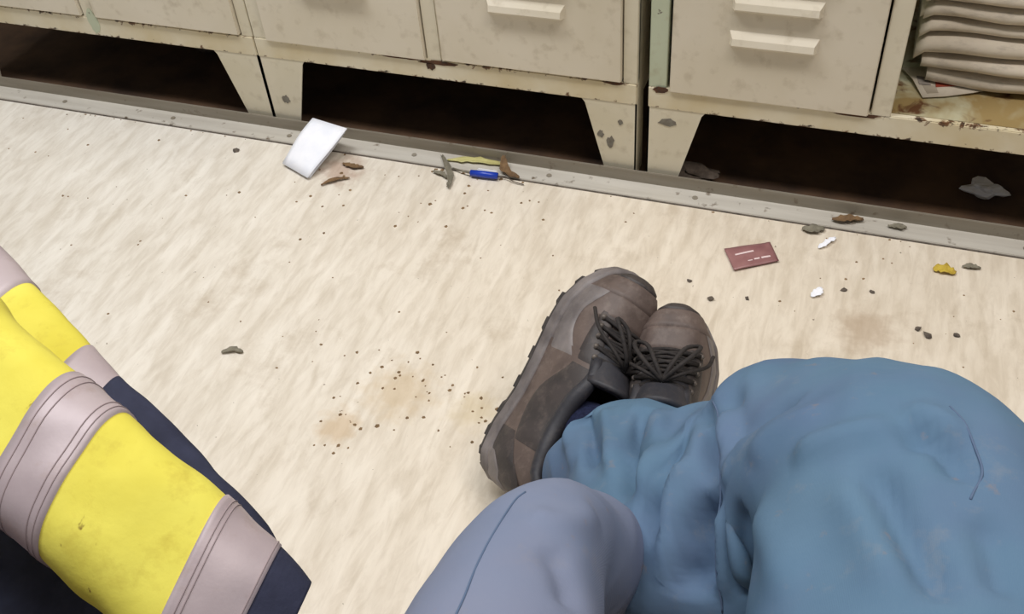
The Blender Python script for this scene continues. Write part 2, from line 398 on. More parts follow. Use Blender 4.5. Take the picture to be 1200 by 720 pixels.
for i, (th, x0, x1, yf, tl, dr) in enumerate(spec[:7]):
    newspaper(i, zz, th, x0, x1, yf, names[i], tl, dr, 4 if th > .019 else 3); zz += th+.0056
pg = empty('newspaper_page', (.12, 1.545, .2), 'loose newspaper page with grey photo and red print poking out below the pile', 'newspaper')
PG = np.array([[(-.052, .055, .006), (.0, .07, .003), (.075, .075, .004), (.12, .08, .004)], [(-.033, .020, .008), (.01, .03, .0035), (.07, .045, .003), (.12, .05, .004)], [(-.014, -.022, .002), (.02, -.012, .003), (.06, .006, .004), (.10, .026, .008)]])
sheet('page', PG, .0012, 'news_page', pg)
def decal(name, P, mat, parent, th=.0006): return mk(name, [(x, y, z) for x, y, z in P]+[(x, y, z+th) for x, y, z in P], [(3, 2, 1, 0), (4, 5, 6, 7), (0, 1, 5, 4), (1, 2, 6, 5), (2, 3, 7, 6), (3, 0, 4, 7)], mat, parent)
decal('printed_photo', [(-.022, .008, .0072), (-.004, .012, .0052), (-.008, .034, .0055), (-.028, .03, .0085)], 'photo', pg)
decal('printed_red_block', [(.004, .010, .0040), (.055, .026, .0052), (.05, .034, .0048), (.002, .028, .0048)], 'red_print', pg)

# ------------------------------------------------------------------ litter on the floor
wp = empty('folded_paper', (-.96, 1.37, .0), 'white folded sheet of paper propped against the steel strip', 'paper')
def paper_grid(off, c4, bend):
    A, B, C, D = [np.array(p, float) for p in c4]; G = np.zeros((9, 7, 3))
    for i in range(9):
        for j in range(7):
            u, v = i/8, j/6
            p = (A*(1-u)+B*u)*(1-v)+(D*(1-u)+C*u)*v
            p[2] += bend*math.sin(math.pi*v)*.5+.004*math.sin(3*u+2*v)*math.sin(math.pi*v)+off
            p[0] += off*.8
            G[i, j] = p
    return G-np.array([-.96, 1.37, 0])
c4 = [(-1.010, 1.342, .0030), (-.940, 1.312, .0030), (-.897, 1.415, .052), (-.979, 1.432, .052)]
sheet('upper_leaf', paper_grid(.004, c4, .005), .0008, 'paper', wp)
c5 = [(-1.004, 1.344, .0022), (-.936, 1.318, .0022), (-.902, 1.418, .044), (-.976, 1.434, .044)]
sheet('lower_leaf', paper_grid(0, c5, .002), .0008, 'paper', wp)

sc = empty('sachet', (-.110, 1.305, 0), 'flat maroon foil sachet with white print on the floor', 'sachet')
A, B, C, D = [np.array(p) for p in ((-.131, 1.262), (-.065, 1.303), (-.086, 1.346), (-.156, 1.310))]
def scp(u, v, z): p = (A*(1-u)+B*u)*(1-v)+(D*(1-u)+C*u)*v; return (p[0]+.110, p[1]-1.305, z)
nu, nv = 17, 11; V = []
for sgn in (1, -1):
    for i in range(nu):
        for j in range(nv):
            u, v = i/(nu-1), j/(nv-1)
            puff = (max(0, math.sin(math.pi*np.clip((u-.07)/.86, 0, 1)))*math.sin(math.pi*v))**.6*.0028
            crimp = .0004*math.sin(i*2.6) if (u < .08 or u > .92) else .0005*math.sin(7*u+5*v)
            V.append(scp(u, v, .0042+sgn*(puff+.0004)+crimp))
k = nu*nv; F = gridfaces(nu, nv); F = F+[tuple(i+k for i in q[::-1]) for q in F]
bd = [i*nv for i in range(nu)]+[(nu-1)*nv+j for j in range(1, nv)]+[i*nv+nv-1 for i in range(nu-2, -1, -1)]+[j for j in range(nv-2, 0, -1)]
F += [(bd[i], bd[(i+1) % len(bd)], bd[(i+1) % len(bd)]+k, bd[i]+k) for i in range(len(bd))]
mk('foil_body', V, F, 'sachet', sc, True)
def sline(u0, u1, v, dv, n=6, nm='printed_line'):
    V = []
    for i in range(n):
        u = u0+(u1-u0)*i/(n-1)
        for w in (v-dv, v+dv):
            puff = (max(0, math.sin(math.pi*np.clip((u-.07)/.86, 0, 1)))*math.sin(math.pi*w))**.6*.0028
            V.append(scp(u, w, .0042+puff+.0004+.0005*math.sin(7*u+5*w)+.0005))
    mk(nm, V, gridfaces(n, 2), 'white_ink', sc)
sline(.16, .56, .62, .035); sline(.50, .62, .26, .03); sline(.66, .86, .26, .035); sline(.36, .46, .24, .02)

pn = empty('pen_piece', (-.615, 1.402, 0), 'short blue and white plastic pen piece lying by the steel strip', 'pen')
mk('barrel', *tubev([(-.026, -.004, .0095), (.0, -.0025, .0095), (.026, -.001, .0095)], [.0060, .0066, .0066, .0060], 12), 'blue_plastic', pn, True)
mk('clip', *prism_xy([(-.018, .005), (.022, .0075), (.021, .0125), (-.016, .011)], .0055, .0125), 'white_plastic', pn, bevel=.0015)
mk('refill', *tubev([(-.024, -.004, .009), (-.042, -.001, .0075), (-.066, .006, .0065)], [.0022, .0015, .0012], 8), 'leaf_grey', pn, True)
mk('wire', *tubev([(.026, -.001, .009), (.04, .002, .008), (.058, -.004, .0045), (.078, -.006, .003)], .0010, 6, 10), 'crumb', pn, True)

def curl(name, pts, width, mat, label, cat, group=None, lift=.003):
    """a dry leaf or peel: a cupped strip along pts (x, y, z)"""
    C = catmull(pts, 12); T = nrm(np.gradient(C, axis=0)); Sd = nrm(np.cross(T, [0, 0, 1.0])); G = np.zeros((12, 5, 3)); rj = random.Random(int(abs(pts[0][0])*10000))
    for i in range(12):
        w = width*math.sin(math.pi*(i+.6)/12.2)**.7; wl_, wr2 = w*rj.uniform(.55, 1.15), w*rj.uniform(.55, 1.15)
        for j in range(5):
            q = (j-2)/2; G[i, j] = C[i]+Sd[i]*(wr2 if q > 0 else wl_)*q+np.array([0, 0, lift*.6*q*q+rj.uniform(0, .0012)])
    o = G.reshape(-1, 3); base = np.array([o[:, 0].mean(), o[:, 1].mean(), 0]); ob = sheet(name, G-base, .0008, mat)
    ob.location = base; return tag(ob, label, cat, group)
curl('packaging_strip', [(-.70, 1.428, .0055), (-.665, 1.436, .007), (-.625, 1.440, .0065), (-.588, 1.441, .006)], .010, 'film', 'pale yellow strip of film lying on the steel strip behind the pen', 'scrap')
curl('dry_leaf', [(-.715, 1.438, .006), (-.69, 1.405, .008), (-.672, 1.372, .004), (-.668, 1.352, .003)], .007, 'leaf_grey', 'long grey curled dry leaf left of the blue pen', 'leaf', 'dry leaves by the steel strip', .005)
curl('dry_leaf', [(-.715, 1.392, .003), (-.695, 1.388, .004), (-.68, 1.38, .003)], .006, 'leaf_grey', 'small grey leaf scrap beside the long curled grey leaf', 'leaf', 'dry leaves by the steel strip')
curl('dry_leaf', [(-.590, 1.445, .022), (-.588, 1.43, .012), (-.574, 1.415, .008), (-.55, 1.408, .0055)], .009, 'leaf_brown', 'brown curled dry leaf at the right end of the pen', 'leaf', 'dry leaves by the steel strip', .006)
curl('bark_sliver', [(-.905, 1.303, .002), (-.888, 1.322, .004), (-.862, 1.337, .002)], .005, 'leaf_brown', 'thin brown sliver on the floor right of the white paper', 'sliver')
curl('dry_leaf', [(-.895, 1.375, .0022), (-.872, 1.37, .004), (-.85, 1.373, .002)], .007, 'leaf_brown', 'brown leaf scrap just right of the white paper', 'leaf', 'dry leaves by the steel strip')
curl('dry_leaf', [(.005, 1.425, .006), (.03, 1.43, .009), (.055, 1.437, .006)], .009, 'leaf_brown', 'brown twiggy leaf clump on the steel strip above the white scraps', 'leaf', 'dry leaves by the steel strip', .006)
curl('dry_leaf', [(-.04, 1.393, .002), (-.02, 1.396, .004), (-.004, 1.404, .002)], .010, 'leaf_grey', 'dark grey leaf clump at the front edge of the strip above the sachet', 'leaf', 'dry leaves by the steel strip', .005)
curl('dry_leaf', [(.095, 1.432, .006), (.112, 1.433, .008), (.125, 1.435, .006)], .007, 'leaf_grey', 'small grey scrap on the steel strip at the right', 'leaf', 'dry leaves by the steel strip')
curl('paper_scrap', [(-.008, 1.352, .002), (.004, 1.368, .004), (.016, 1.385, .002)], .006, 'paper', 'small white paper scrap nearer the steel strip', 'scrap', 'white scraps on the floor')
curl('paper_scrap', [(-.004, 1.233, .002), (.003, 1.244, .003), (.010, 1.256, .002)], .008, 'paper', 'small white paper scrap right of and below the sachet', 'scrap', 'white scraps on the floor')
curl('yellow_scrap', [(.172, 1.345, .002), (.188, 1.348, .005), (.206, 1.344, .002)], .012, 'yellow_bit', 'small mustard yellow scrap on the floor at the right', 'scrap')
curl('grey_scrap', [(.215, 1.363, .002), (.228, 1.366, .003), (.243, 1.366, .002)], .006, 'leaf_grey', 'small grey scrap beside the mustard yellow one', 'scrap')
curl('dry_leaf', [(-.865, .872, .002), (-.85, .882, .004), (-.832, .882, .002)], .006, 'leaf_grey', 'dark dry leaf scrap alone on the floor near the yellow jacket', 'leaf')
def pebble(name, x, y, r, mat, label=None, cat='crumb', group='crumbs on the floor', flat=.55):
    bm = bmesh.new(); bmesh.ops.create_icosphere(bm, subdivisions=1, radius=r); q = random.Random(int(x*9999)+int(y*777))
    for v in bm.verts: v.co *= .45+.75*q.random(); v.co.z *= flat*.7
    mz = min(v.co.z for v in bm.verts)
    me = bpy.data.meshes.new(name); bm.to_mesh(me); bm.free(); me.materials.append(M[mat])
    o = bpy.data.objects.new(name, me); COL.objects.link(o); o.location = (x, y, -mz-.0004); o.rotation_euler.z = q.random()*6
    return tag(o, label, cat, group) if label else o
pebble('stone_chip', -1.125, 1.365, .0085, 'crumb', 'dark grey stone chip on the floor left of the white paper', 'stone', None)
CR = [(.157, 1.205, .006), (.172, 1.195, .0085), (.213, 1.207, .0075), (-.155, 1.19, .0065), (-.195, 1.222, .0050), (-.10, 1.205, .005), (.085, 1.27, .005), (.042, 1.262, .006)]
LB = ['leftmost of three dark crumbs below the yellow scrap', 'middle one of three dark crumbs below the yellow scrap', 'rightmost of three dark crumbs below the yellow scrap',
      'grey round crumb between sachet and shoe toes', 'dark sliver of dirt just above the rear shoe toe', 'dark crumb below the maroon sachet', 'tiny dark crumb above the brown floor stain', 'brown-grey crumb right of the lower white scrap']
for (x, y, r), l in zip(CR, LB): pebble('dirt_crumb', x, y, r, 'crumb', l)
# fine grit that nobody could count: one object
V, F = [], []
def grit(x, y, r):
    k = len(V); q = random.random()*6
    for a in range(5): V.append((x+r*math.cos(q+a*1.256)*(.6+.6*random.random()), y+r*math.sin(q+a*1.256)*(.6+.6*random.random()), .0))
    V.append((x, y, r*.7)); F.extend([(k+a, k+(a+1) % 5, k+5) for a in range(5)])
for cx, cy, s, n, r in ((-.56, .88, .05, 26, .0026), (-.62, .79, .03, 14, .003), (-.44, .87, .035, 18, .0026), (-.70, .93, .06, 10, .0022), (.2, 1.2, .10, 14, .002), (-.65, 1.36, .07, 30, .003), (-.9, 1.33, .08, 14, .003), (.05, 1.33, .12, 16, .0022), (-1.3, 1.3, .2, 22, .0024), (-.5, 1.3, .2, 16, .0022), (-.8, 1.0, .2, 16, .002), (.25, .98, .1, 10, .0022), (-1.5, 1.38, .12, 14, .0026)):
    for _ in range(n): grit(cx+random.gauss(0, s), min(1.405, cy+random.gauss(0, s)), r*random.uniform(.5, 1.5))
tag(mk('floor_grit', V, F, 'crumb_brown'), 'fine brown grit scattered over the vinyl floor', 'grit', kind='stuff')
def crumple(name, loc, r, mat, label, cat, sq=(1, 1, .6)):
    bm = bmesh.new(); bmesh.ops.create_icosphere(bm, subdivisions=3, radius=r); q = random.Random(int(loc[0]*1000))
    for v in bm.verts:
        n = mnoise.noise(v.co*(2.2/r*.6)+Vector((q.random()*.01+loc[0]*9, 0, 0)))
        v.co *= 1+.75*n; v.co = Vector((v.co.x*sq[0], v.co.y*sq[1], v.co.z*sq[2]))
    mz = min(v.co.z for v in bm.verts); me = bpy.data.meshes.new(name); bm.to_mesh(me); bm.free(); me.materials.append(M[mat])
    o = bpy.data.objects.new(name, me); COL.objects.link(o); o.location = (loc[0], loc[1], -mz-.0012); return tag(o, label, cat)
crumple('crumpled_wrapper', (.24, 1.56, 0), .022, 'white_plastic', 'crumpled pale wrapper in the dark below the right locker', 'wrapper', (1.4, .8, .6))
crumple('lint_clump', (-.245, 1.495, 0), .024, 'grey_lint', 'grey lint clump beside the right locker foot', 'lint', (1.7, .8, .45))
crumple('lint_clump', (-1.39, 1.70, 0), .03, 'grey_lint', 'grey lint clump in the dark below the left locker', 'lint', (1.5, .8, .7))

# ------------------------------------------------------------------ bench (carries the wearer and the jacket; almost wholly behind the lens)
bn = empty('bench', (-.3, .05, 0), 'wooden changing-room bench below the yellow jacket', 'bench')
for k in range(3): box('plank', (-.95, .95, -.25+k*.16, -.105+k*.16, .364, .387), 'wood', bn, .004)
for x in (-.8, .8):
    for y in (-.2, .16): box('leg', (x-.018, x+.018, y-.018, y+.018, 0, .364), 'steel', bn, .002)
    box('crossbar', (x-.014, x+.014, -.19, .15, .335, .363), 'steel', bn, .002)

# ------------------------------------------------------------------ hi-vis jacket lying over the bench edge
jk = empty('hi_vis_jacket', (-.55, .22, .395), 'yellow high-visibility jacket with grey reflective bands and navy cuffs on the bench', 'jacket')
J0 = np.array([-.55, .22, .395])
def sleeve(Cc, halfw, halft, flat_n, spans, seed, nseg=90, ns=56, wr=.004, shear=.30):
    """a flattened cloth tube; spans = [(name, s0, s1, offset, material)] along its length"""
    n = nseg; C = catmull(Cc, n); T = nrm(np.gradient(C, axis=0)); fn = np.array(flat_n, float)
    hw = np.interp(np.linspace(0, 1, n), np.linspace(0, 1, len(halfw)), halfw); ht = np.interp(np.linspace(0, 1, n), np.linspace(0, 1, len(halft)), halft)
    a = np.linspace(0, 2*math.pi, ns, endpoint=False); P = np.zeros((n, ns, 3)); NN = np.zeros_like(P)
    for i in range(n):
        N = nrm(fn-fn.dot(T[i])*T[i]); B = np.cross(T[i], N)
        ca, sa = np.cos(a), np.sin(a); x = hw[i]*np.sign(ca)*np.abs(ca)**.8; y = ht[i]*np.sign(sa)*np.abs(sa)**.8
        P[i] = C[i]+x[:, None]*(B+shear*T[i])+y[:, None]*N; NN[i] = nrm(ca[:, None]/hw[i]*B+sa[:, None]/ht[i]*N)
    q = P.reshape(-1, 3); d = np.array([mnoise.fractal(Vector(v*9+seed), .8, 2, 3) for v in q]).reshape(n, ns)
    d += .6*np.array([mnoise.noise(Vector((v[0]*26+seed, v[1]*26, v[2]*8))) for v in q]).reshape(n, ns)
    P = P+NN*(wr*d)[..., None]
    for nm, s0, s1, off, mat in spans:
        i0, i1 = int(s0*(n-1)), int(s1*(n-1))+1
        sub = P[i0:i1]+NN[i0:i1]*off; m = i1-i0
        V = list(sub.reshape(-1, 3)-J0); F = gridfaces(m, ns, True)+[tuple(range(ns)), tuple(range((m-1)*ns, m*ns))]
        mk(nm, V, F, mat, jk, True)
    return P, NN
JT = []
sp = lambda: None
SP1 = [('sleeve', 0, .84, 0, 'hivis'), ('reflective_band', .285, .378, .0016, 'tape'), ('reflective_band', .69, .86, .0016, 'tape'), ('cuff', .855, 1, .0006, 'navy')]
C1 = [(-.722, .394, .603), (-.589, .340, .598), (-.470, .298, .582), (-.416, .281, .567), (-.372, .270, .550), (-.330, .260, .527), (-.301, .252, .507)]
P1, N1 = sleeve(C1, [.060, .058, .055, .054, .053, .051, .048], [.032, .036, .038, .037, .034, .030, .026], (.15, -.30, .9), SP1, 3.0)
for s in (.297, .306, .357, .368, .708, .720, .843):
    i = int(s*89); L = [P1[i, j]+N1[i, j]*.0018-J0 for j in range(56)]+[P1[i, 0]+N1[i, 0]*.0018-J0]
    mk('stitching', *tubev(L, .0005, 5), 'stitch', jk, True)
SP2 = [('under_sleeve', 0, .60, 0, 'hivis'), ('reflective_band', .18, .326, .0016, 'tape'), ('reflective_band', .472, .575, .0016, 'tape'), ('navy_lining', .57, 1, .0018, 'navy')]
C2 = [(-1.017, .602, .50), (-.888, .54, .50), (-.784, .493, .495), (-.685, .443, .49), (-.604, .405, .48), (-.543, .382, .47), (-.463, .349, .455), (-.401, .325, .44), (-.363, .291, .425)]
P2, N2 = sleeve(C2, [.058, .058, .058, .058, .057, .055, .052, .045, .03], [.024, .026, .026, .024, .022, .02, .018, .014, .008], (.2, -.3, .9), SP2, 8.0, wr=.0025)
# the body of the jacket, folded into a heap on the bench
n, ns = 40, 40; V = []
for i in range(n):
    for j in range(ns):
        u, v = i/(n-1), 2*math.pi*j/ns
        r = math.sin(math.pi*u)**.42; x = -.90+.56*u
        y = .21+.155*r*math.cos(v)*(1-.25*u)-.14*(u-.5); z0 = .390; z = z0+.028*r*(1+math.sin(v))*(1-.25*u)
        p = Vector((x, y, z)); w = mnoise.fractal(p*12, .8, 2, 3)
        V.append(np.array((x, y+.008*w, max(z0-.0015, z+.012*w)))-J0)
mk('jacket_body', V, gridfaces(n, ns, True)+[tuple(range(ns)), tuple(range((n-1)*ns, n*ns))], 'navy', jk, True)  # navy paints in the shade below the sleeve; the cloth itself is yellow

# ------------------------------------------------------------------ the wearer: legs in blue work trousers, feet crossed
pe = empty('person', (0, 0, 0), 'seated person in blue work trousers and hiking shoes, feet crossed at the ankles', 'person')
FOLDS = []
def leg(ctrl, n=190, ns=112, seed=0.0, wr=.0045, cuff=.06):
    """ctrl rows: x, y, z, half width, half height.  ends in an open cuff with cloth thickness"""
    ctrl = np.array(ctrl, float); C = catmull(ctrl[:, :3], n)
    R_ = catmull(np.hstack([ctrl[:, 3:5], ctrl[:, :1]*0]), n); T = nrm(np.gradient(C, axis=0)); N = nrm(np.array([0, 0, 1.0])-T[:, 2:3]*T); B = np.cross(T, N)
    a = np.linspace(0, 2*math.pi, ns, endpoint=False)
    P = C[:, None]+R_[:, 0][:, None, None]*np.cos(a)[None, :, None]*B[:, None]+R_[:, 1][:, None, None]*np.sin(a)[None, :, None]*N[:, None]
    return P, C, T
def add_folds(V, F, folds):
    V = np.array(V, float); N = vnormals(V, F)
    for pts, w, amp in folds:
        C = catmull(pts, 40); k = np.linspace(0, 1, 40); env = np.clip(np.minimum(k, 1-k)*5, 0, 1)**.7
        lo, hi = C.min(0)-w*3, C.max(0)+w*3; idx = np.where(np.all((V > lo) & (V < hi), axis=1))[0]
        if not len(idx): continue
        D = np.linalg.norm(V[idx][:, None]-C[None], axis=2); b = D.argmin(1); d = D.min(1)
        V[idx] += N[idx]*(amp*env[b]*np.exp(-(d/w)**2))[:, None]
    return V
def finish_leg(P, T, seed, folds, wr):
    n, ns = P.shape[:2]; F = gridfaces(n, ns, True); V = P.reshape(-1, 3)
    N = vnormals(V, F); cen = P.mean(1)
    if (N[ns*5]*(V[ns*5]-cen[5])).sum() < 0: F = [q[::-1] for q in F]; N = -N
    d = np.array([.55*mnoise.fractal(Vector((v[0]*7+seed, v[1]*7, v[2]*7)), .9, 2.1, 3)+.45*mnoise.noise(Vector((v[0]*22+seed, v[1]*14, v[2]*22))) for v in V])
    rg = np.array([1-2*abs(mnoise.noise(Vector((v[0]*15+v[2]*6+seed, v[1]*5+v[0]*3, v[2]*9)))) for v in V])
    ridge = np.interp(np.repeat(np.linspace(0, 1, n), ns), [0, .3, .5, .62, .8, 1], [.2, .25, .4, 1, 1, .8])
    V = V+N*(wr*d+.007*(rg-.5)*ridge)[:, None]; V = add_folds(V, F, folds)
    # cloth edge turned in at the cuff; the far side of the hem is pushed down over the heel
    Pn = V.reshape(n, ns, 3); c_ = Pn[-1].mean(0)
    if seed < 3:
        k_ = np.exp(-((np.arange(ns)-26)/13.0)**2)+.55*np.exp(-((np.arange(ns)-19)/6.0)**2)
        for q in range(14): Pn[-1-q] += (k_*(1-q/14))[:, None]*T[-1]*-.045
    V = Pn.reshape(-1, 3); cen = Pn.mean(1); last = Pn[-1]; out = nrm(last-cen[-1])
    rings = [last-out*.001+T[-1]*.0022, last-out*.0035+T[-1]*.0018]
    for kk in range(1, 16): q = Pn[-1-kk*2]; rings.append(q-nrm(q-cen[-1-kk*2])*.0042)
    V = np.vstack([V]+rings); k0 = (n-1)*ns
    for r in range(len(rings)):
        a, b = k0+r*ns, k0+(r+1)*ns
        F += [(a+j, a+(j+1) % ns, b+(j+1) % ns, b+j) for j in range(ns)]
    return V, F
# right leg (crosses over) and left leg
LEG_A = [(.11, -.10, .50, .105, .095), (.115, .08, .505, .115, .100), (.122, .24, .500, .122, .100), (.122, .39, .475, .124, .098), (.100, .530, .448, .121, .098), (.052, .600, .378, .136, .100),
         (-.030, .610, .284, .165, .100), (-.10, .654, .220, .140, .086), (-.165, .710, .166, .094, .082), (-.212, .738, .126, .084, .076)]
LEG_B = [(-.11, -.10, .49, .105, .090), (-.125, .06, .495, .100, .092), (-.150, .20, .485, .090, .086), (-.167, .330, .455, .072, .076), (-.173, .420, .412, .058, .070), (-.168, .468, .345, .057, .066),
         (-.152, .520, .265, .062, .064), (-.138, .58, .19, .064, .06), (-.132, .645, .135, .064, .058), (-.13, .69, .105, .062, .054)]
FOLD_A = [
    ([(-0.084, 0.665, 0.36), (-0.076, 0.635, 0.38), (-0.066, 0.589, 0.395), (-0.056, 0.551, 0.393)], 0.010, -0.016),
    ([(-0.06, 0.639, 0.4), (-0.052, 0.585, 0.411), (-0.042, 0.531, 0.423)], 0.013, 0.011),
    ([(-0.06, 0.548, 0.386), (-0.056, 0.516, 0.375), (-0.052, 0.491, 0.36), (-0.048, 0.469, 0.341)], 0.013, -0.034),
    ([(-0.043, 0.529, 0.4), (-0.038, 0.499, 0.38), (-0.032, 0.469, 0.349)], 0.012, 0.012),
    ([(-0.16, 0.734, 0.254), (-0.153, 0.677, 0.284), (-0.148, 0.618, 0.309), (-0.131, 0.557, 0.333)], 0.011, -0.022),
    ([(-0.137, 0.744, 0.254), (-0.125, 0.651, 0.318), (-0.119, 0.592, 0.345), (-0.114, 0.549, 0.344)], 0.011, 0.014),
    ([(-0.094, 0.65, 0.35), (-0.1, 0.607, 0.361), (-0.108, 0.578, 0.355), (-0.107, 0.548, 0.349), (-0.093, 0.508, 0.343)], 0.010, -0.018),
    ([(-0.078, 0.583, 0.38), (-0.086, 0.56, 0.367), (-0.084, 0.521, 0.355), (-0.075, 0.476, 0.332)], 0.011, 0.014),
    ([(-0.071, 0.533, 0.37), (-0.066, 0.498, 0.356), (-0.061, 0.47, 0.334)], 0.009, -0.014),
    ([(-0.254, 0.746, 0.191), (-0.239, 0.704, 0.207), (-0.216, 0.649, 0.237)], 0.010, 0.010),
    ([(-0.232, 0.751, 0.205), (-0.21, 0.691, 0.24), (-0.184, 0.625, 0.272)], 0.009, -0.016),
    ([(-0.204, 0.743, 0.227), (-0.184, 0.681, 0.262), (-0.157, 0.603, 0.303)], 0.010, 0.012),
    ([(0.057, 0.487, 0.546), (0.069, 0.461, 0.554), (0.08, 0.435, 0.561), (0.096, 0.4, 0.57), (0.11, 0.368, 0.579)], 0.013, -0.015),
    ([(0.041, 0.475, 0.54), (0.057, 0.441, 0.552), (0.072, 0.403, 0.564), (0.085, 0.363, 0.576)], 0.016, 0.008),
    ([(0.007, 0.51, 0.509), (0.027, 0.512, 0.527), (0.048, 0.517, 0.539), (0.075, 0.531, 0.546)], 0.014, 0.011),
    ([(0.074, 0.514, 0.549), (0.094, 0.517, 0.554), (0.111, 0.506, 0.556), (0.125, 0.482, 0.558)], 0.013, -0.015),
    ([(0.079, 0.549, 0.542), (0.099, 0.539, 0.549), (0.116, 0.521, 0.554)], 0.012, 0.008),
    ([(-0.05, 0.565, 0.406), (-0.041, 0.584, 0.429), (-0.024, 0.589, 0.454), (0.006, 0.596, 0.483)], 0.014, -0.012),
    ([(-0.024, 0.529, 0.463), (-0.014, 0.545, 0.479), (0.003, 0.553, 0.497), (0.026, 0.559, 0.516)], 0.016, 0.007),
    ([(-0.062, 0.662, 0.392), (-0.049, 0.628, 0.412), (-0.041, 0.589, 0.428)], 0.014, -0.008),
    ([(-0.01, 0.483, 0.466), (0.004, 0.429, 0.505), (0.02, 0.374, 0.534)], 0.015, 0.007),
    ([(0.13, 0.455, 0.563), (0.139, 0.42, 0.569), (0.142, 0.386, 0.575)], 0.013, -0.010),
    ([(-0.025, 0.508, 0.436), (-0.02, 0.493, 0.398), (-0.01, 0.468, 0.362)], 0.010, -0.008),
]
FOLD_B = [([(-0.149, 0.379, 0.512), (-0.129, 0.356, 0.513), (-0.119, 0.332, 0.518)], .012, -.006), ([(-0.173, 0.41, 0.501), (-0.148, 0.415, 0.492), (-0.133, 0.455, 0.449)], .014, .005)]
V, F = [], []
for ctrl, seed, fl in ((LEG_A, 1.3, FOLD_A), (LEG_B, 5.7, FOLD_B)):
    P, C, T = leg(ctrl); v, f = finish_leg(P, T, seed, fl, .005); k = len(V); V += list(v); F += [tuple(i+k for i in q) for q in f]
    if ctrl is LEG_A: PA = v[:190*112].reshape(190, 112, 3)
    else: PB = v[:190*112].reshape(190, 112, 3)
# pelvis joins the two legs
k = len(V); nr, ns = 14, 40
for i in range(nr):
    u = i/(nr-1)
    for j in range(ns):
        a = 2*math.pi*j/ns; e = max(.02, math.sin(math.pi*(.14+.72*u)))**.5
        V.append(np.array((.225*e*math.cos(a)*(1-.15*u), -.10+.15*e*math.sin(a), .402+.34*u)))
F += [tuple(q+k for q in f) for f in gridfaces(nr, ns, True)]+[tuple(range(k, k+ns)), tuple(range(k+(nr-1)*ns, k+nr*ns))]
trs = mk('trousers', V, F, 'denim', pe, True)
trs.data.materials.append(M['denim_grey']); nA = (190+17)*112
for p in trs.data.polygons:
    if nA <= p.vertices[0] < nA+135*112: p.material_index = 1

from mathutils.bvhtree import BVHTree
bvh = BVHTree.FromPolygons([v.co for v in trs.data.vertices], [tuple(p.vertices) for p in trs.data.polygons])
for pts in ([(0.11, 0.559, 0.543), (0.117, 0.542, 0.549), (0.128, 0.513, 0.553), (0.13, 0.493, 0.556), (0.123, 0.465, 0.561)],
            [(-0.188, 0.442, 0.48), (-0.192, 0.423, 0.49), (-0.188, 0.37, 0.519), (-0.184, 0.325, 0.536), (-0.182, 0.298, 0.544), (-0.18, 0.24, 0.56)],
            [(-0.074, 0.66, 0.378), (-0.064, 0.613, 0.398), (-0.052, 0.555, 0.399), (-0.04, 0.511, 0.389), (-0.031, 0.479, 0.362), (-0.025, 0.461, 0.341)]):
    L = []
    for p in catmull(pts, 40):
        q, nn, i_, d_ = bvh.find_nearest(Vector(p)); L.append(np.array(q)+np.array(nn)*.0002)
    L = np.array(L)
    for _ in range(6): L[1:-1] = (L[:-2]+2*L[1:-1]+L[2:])/4
    mk('seam', *tubev(L, .0009, 6), 'denim_seam', trs, True)

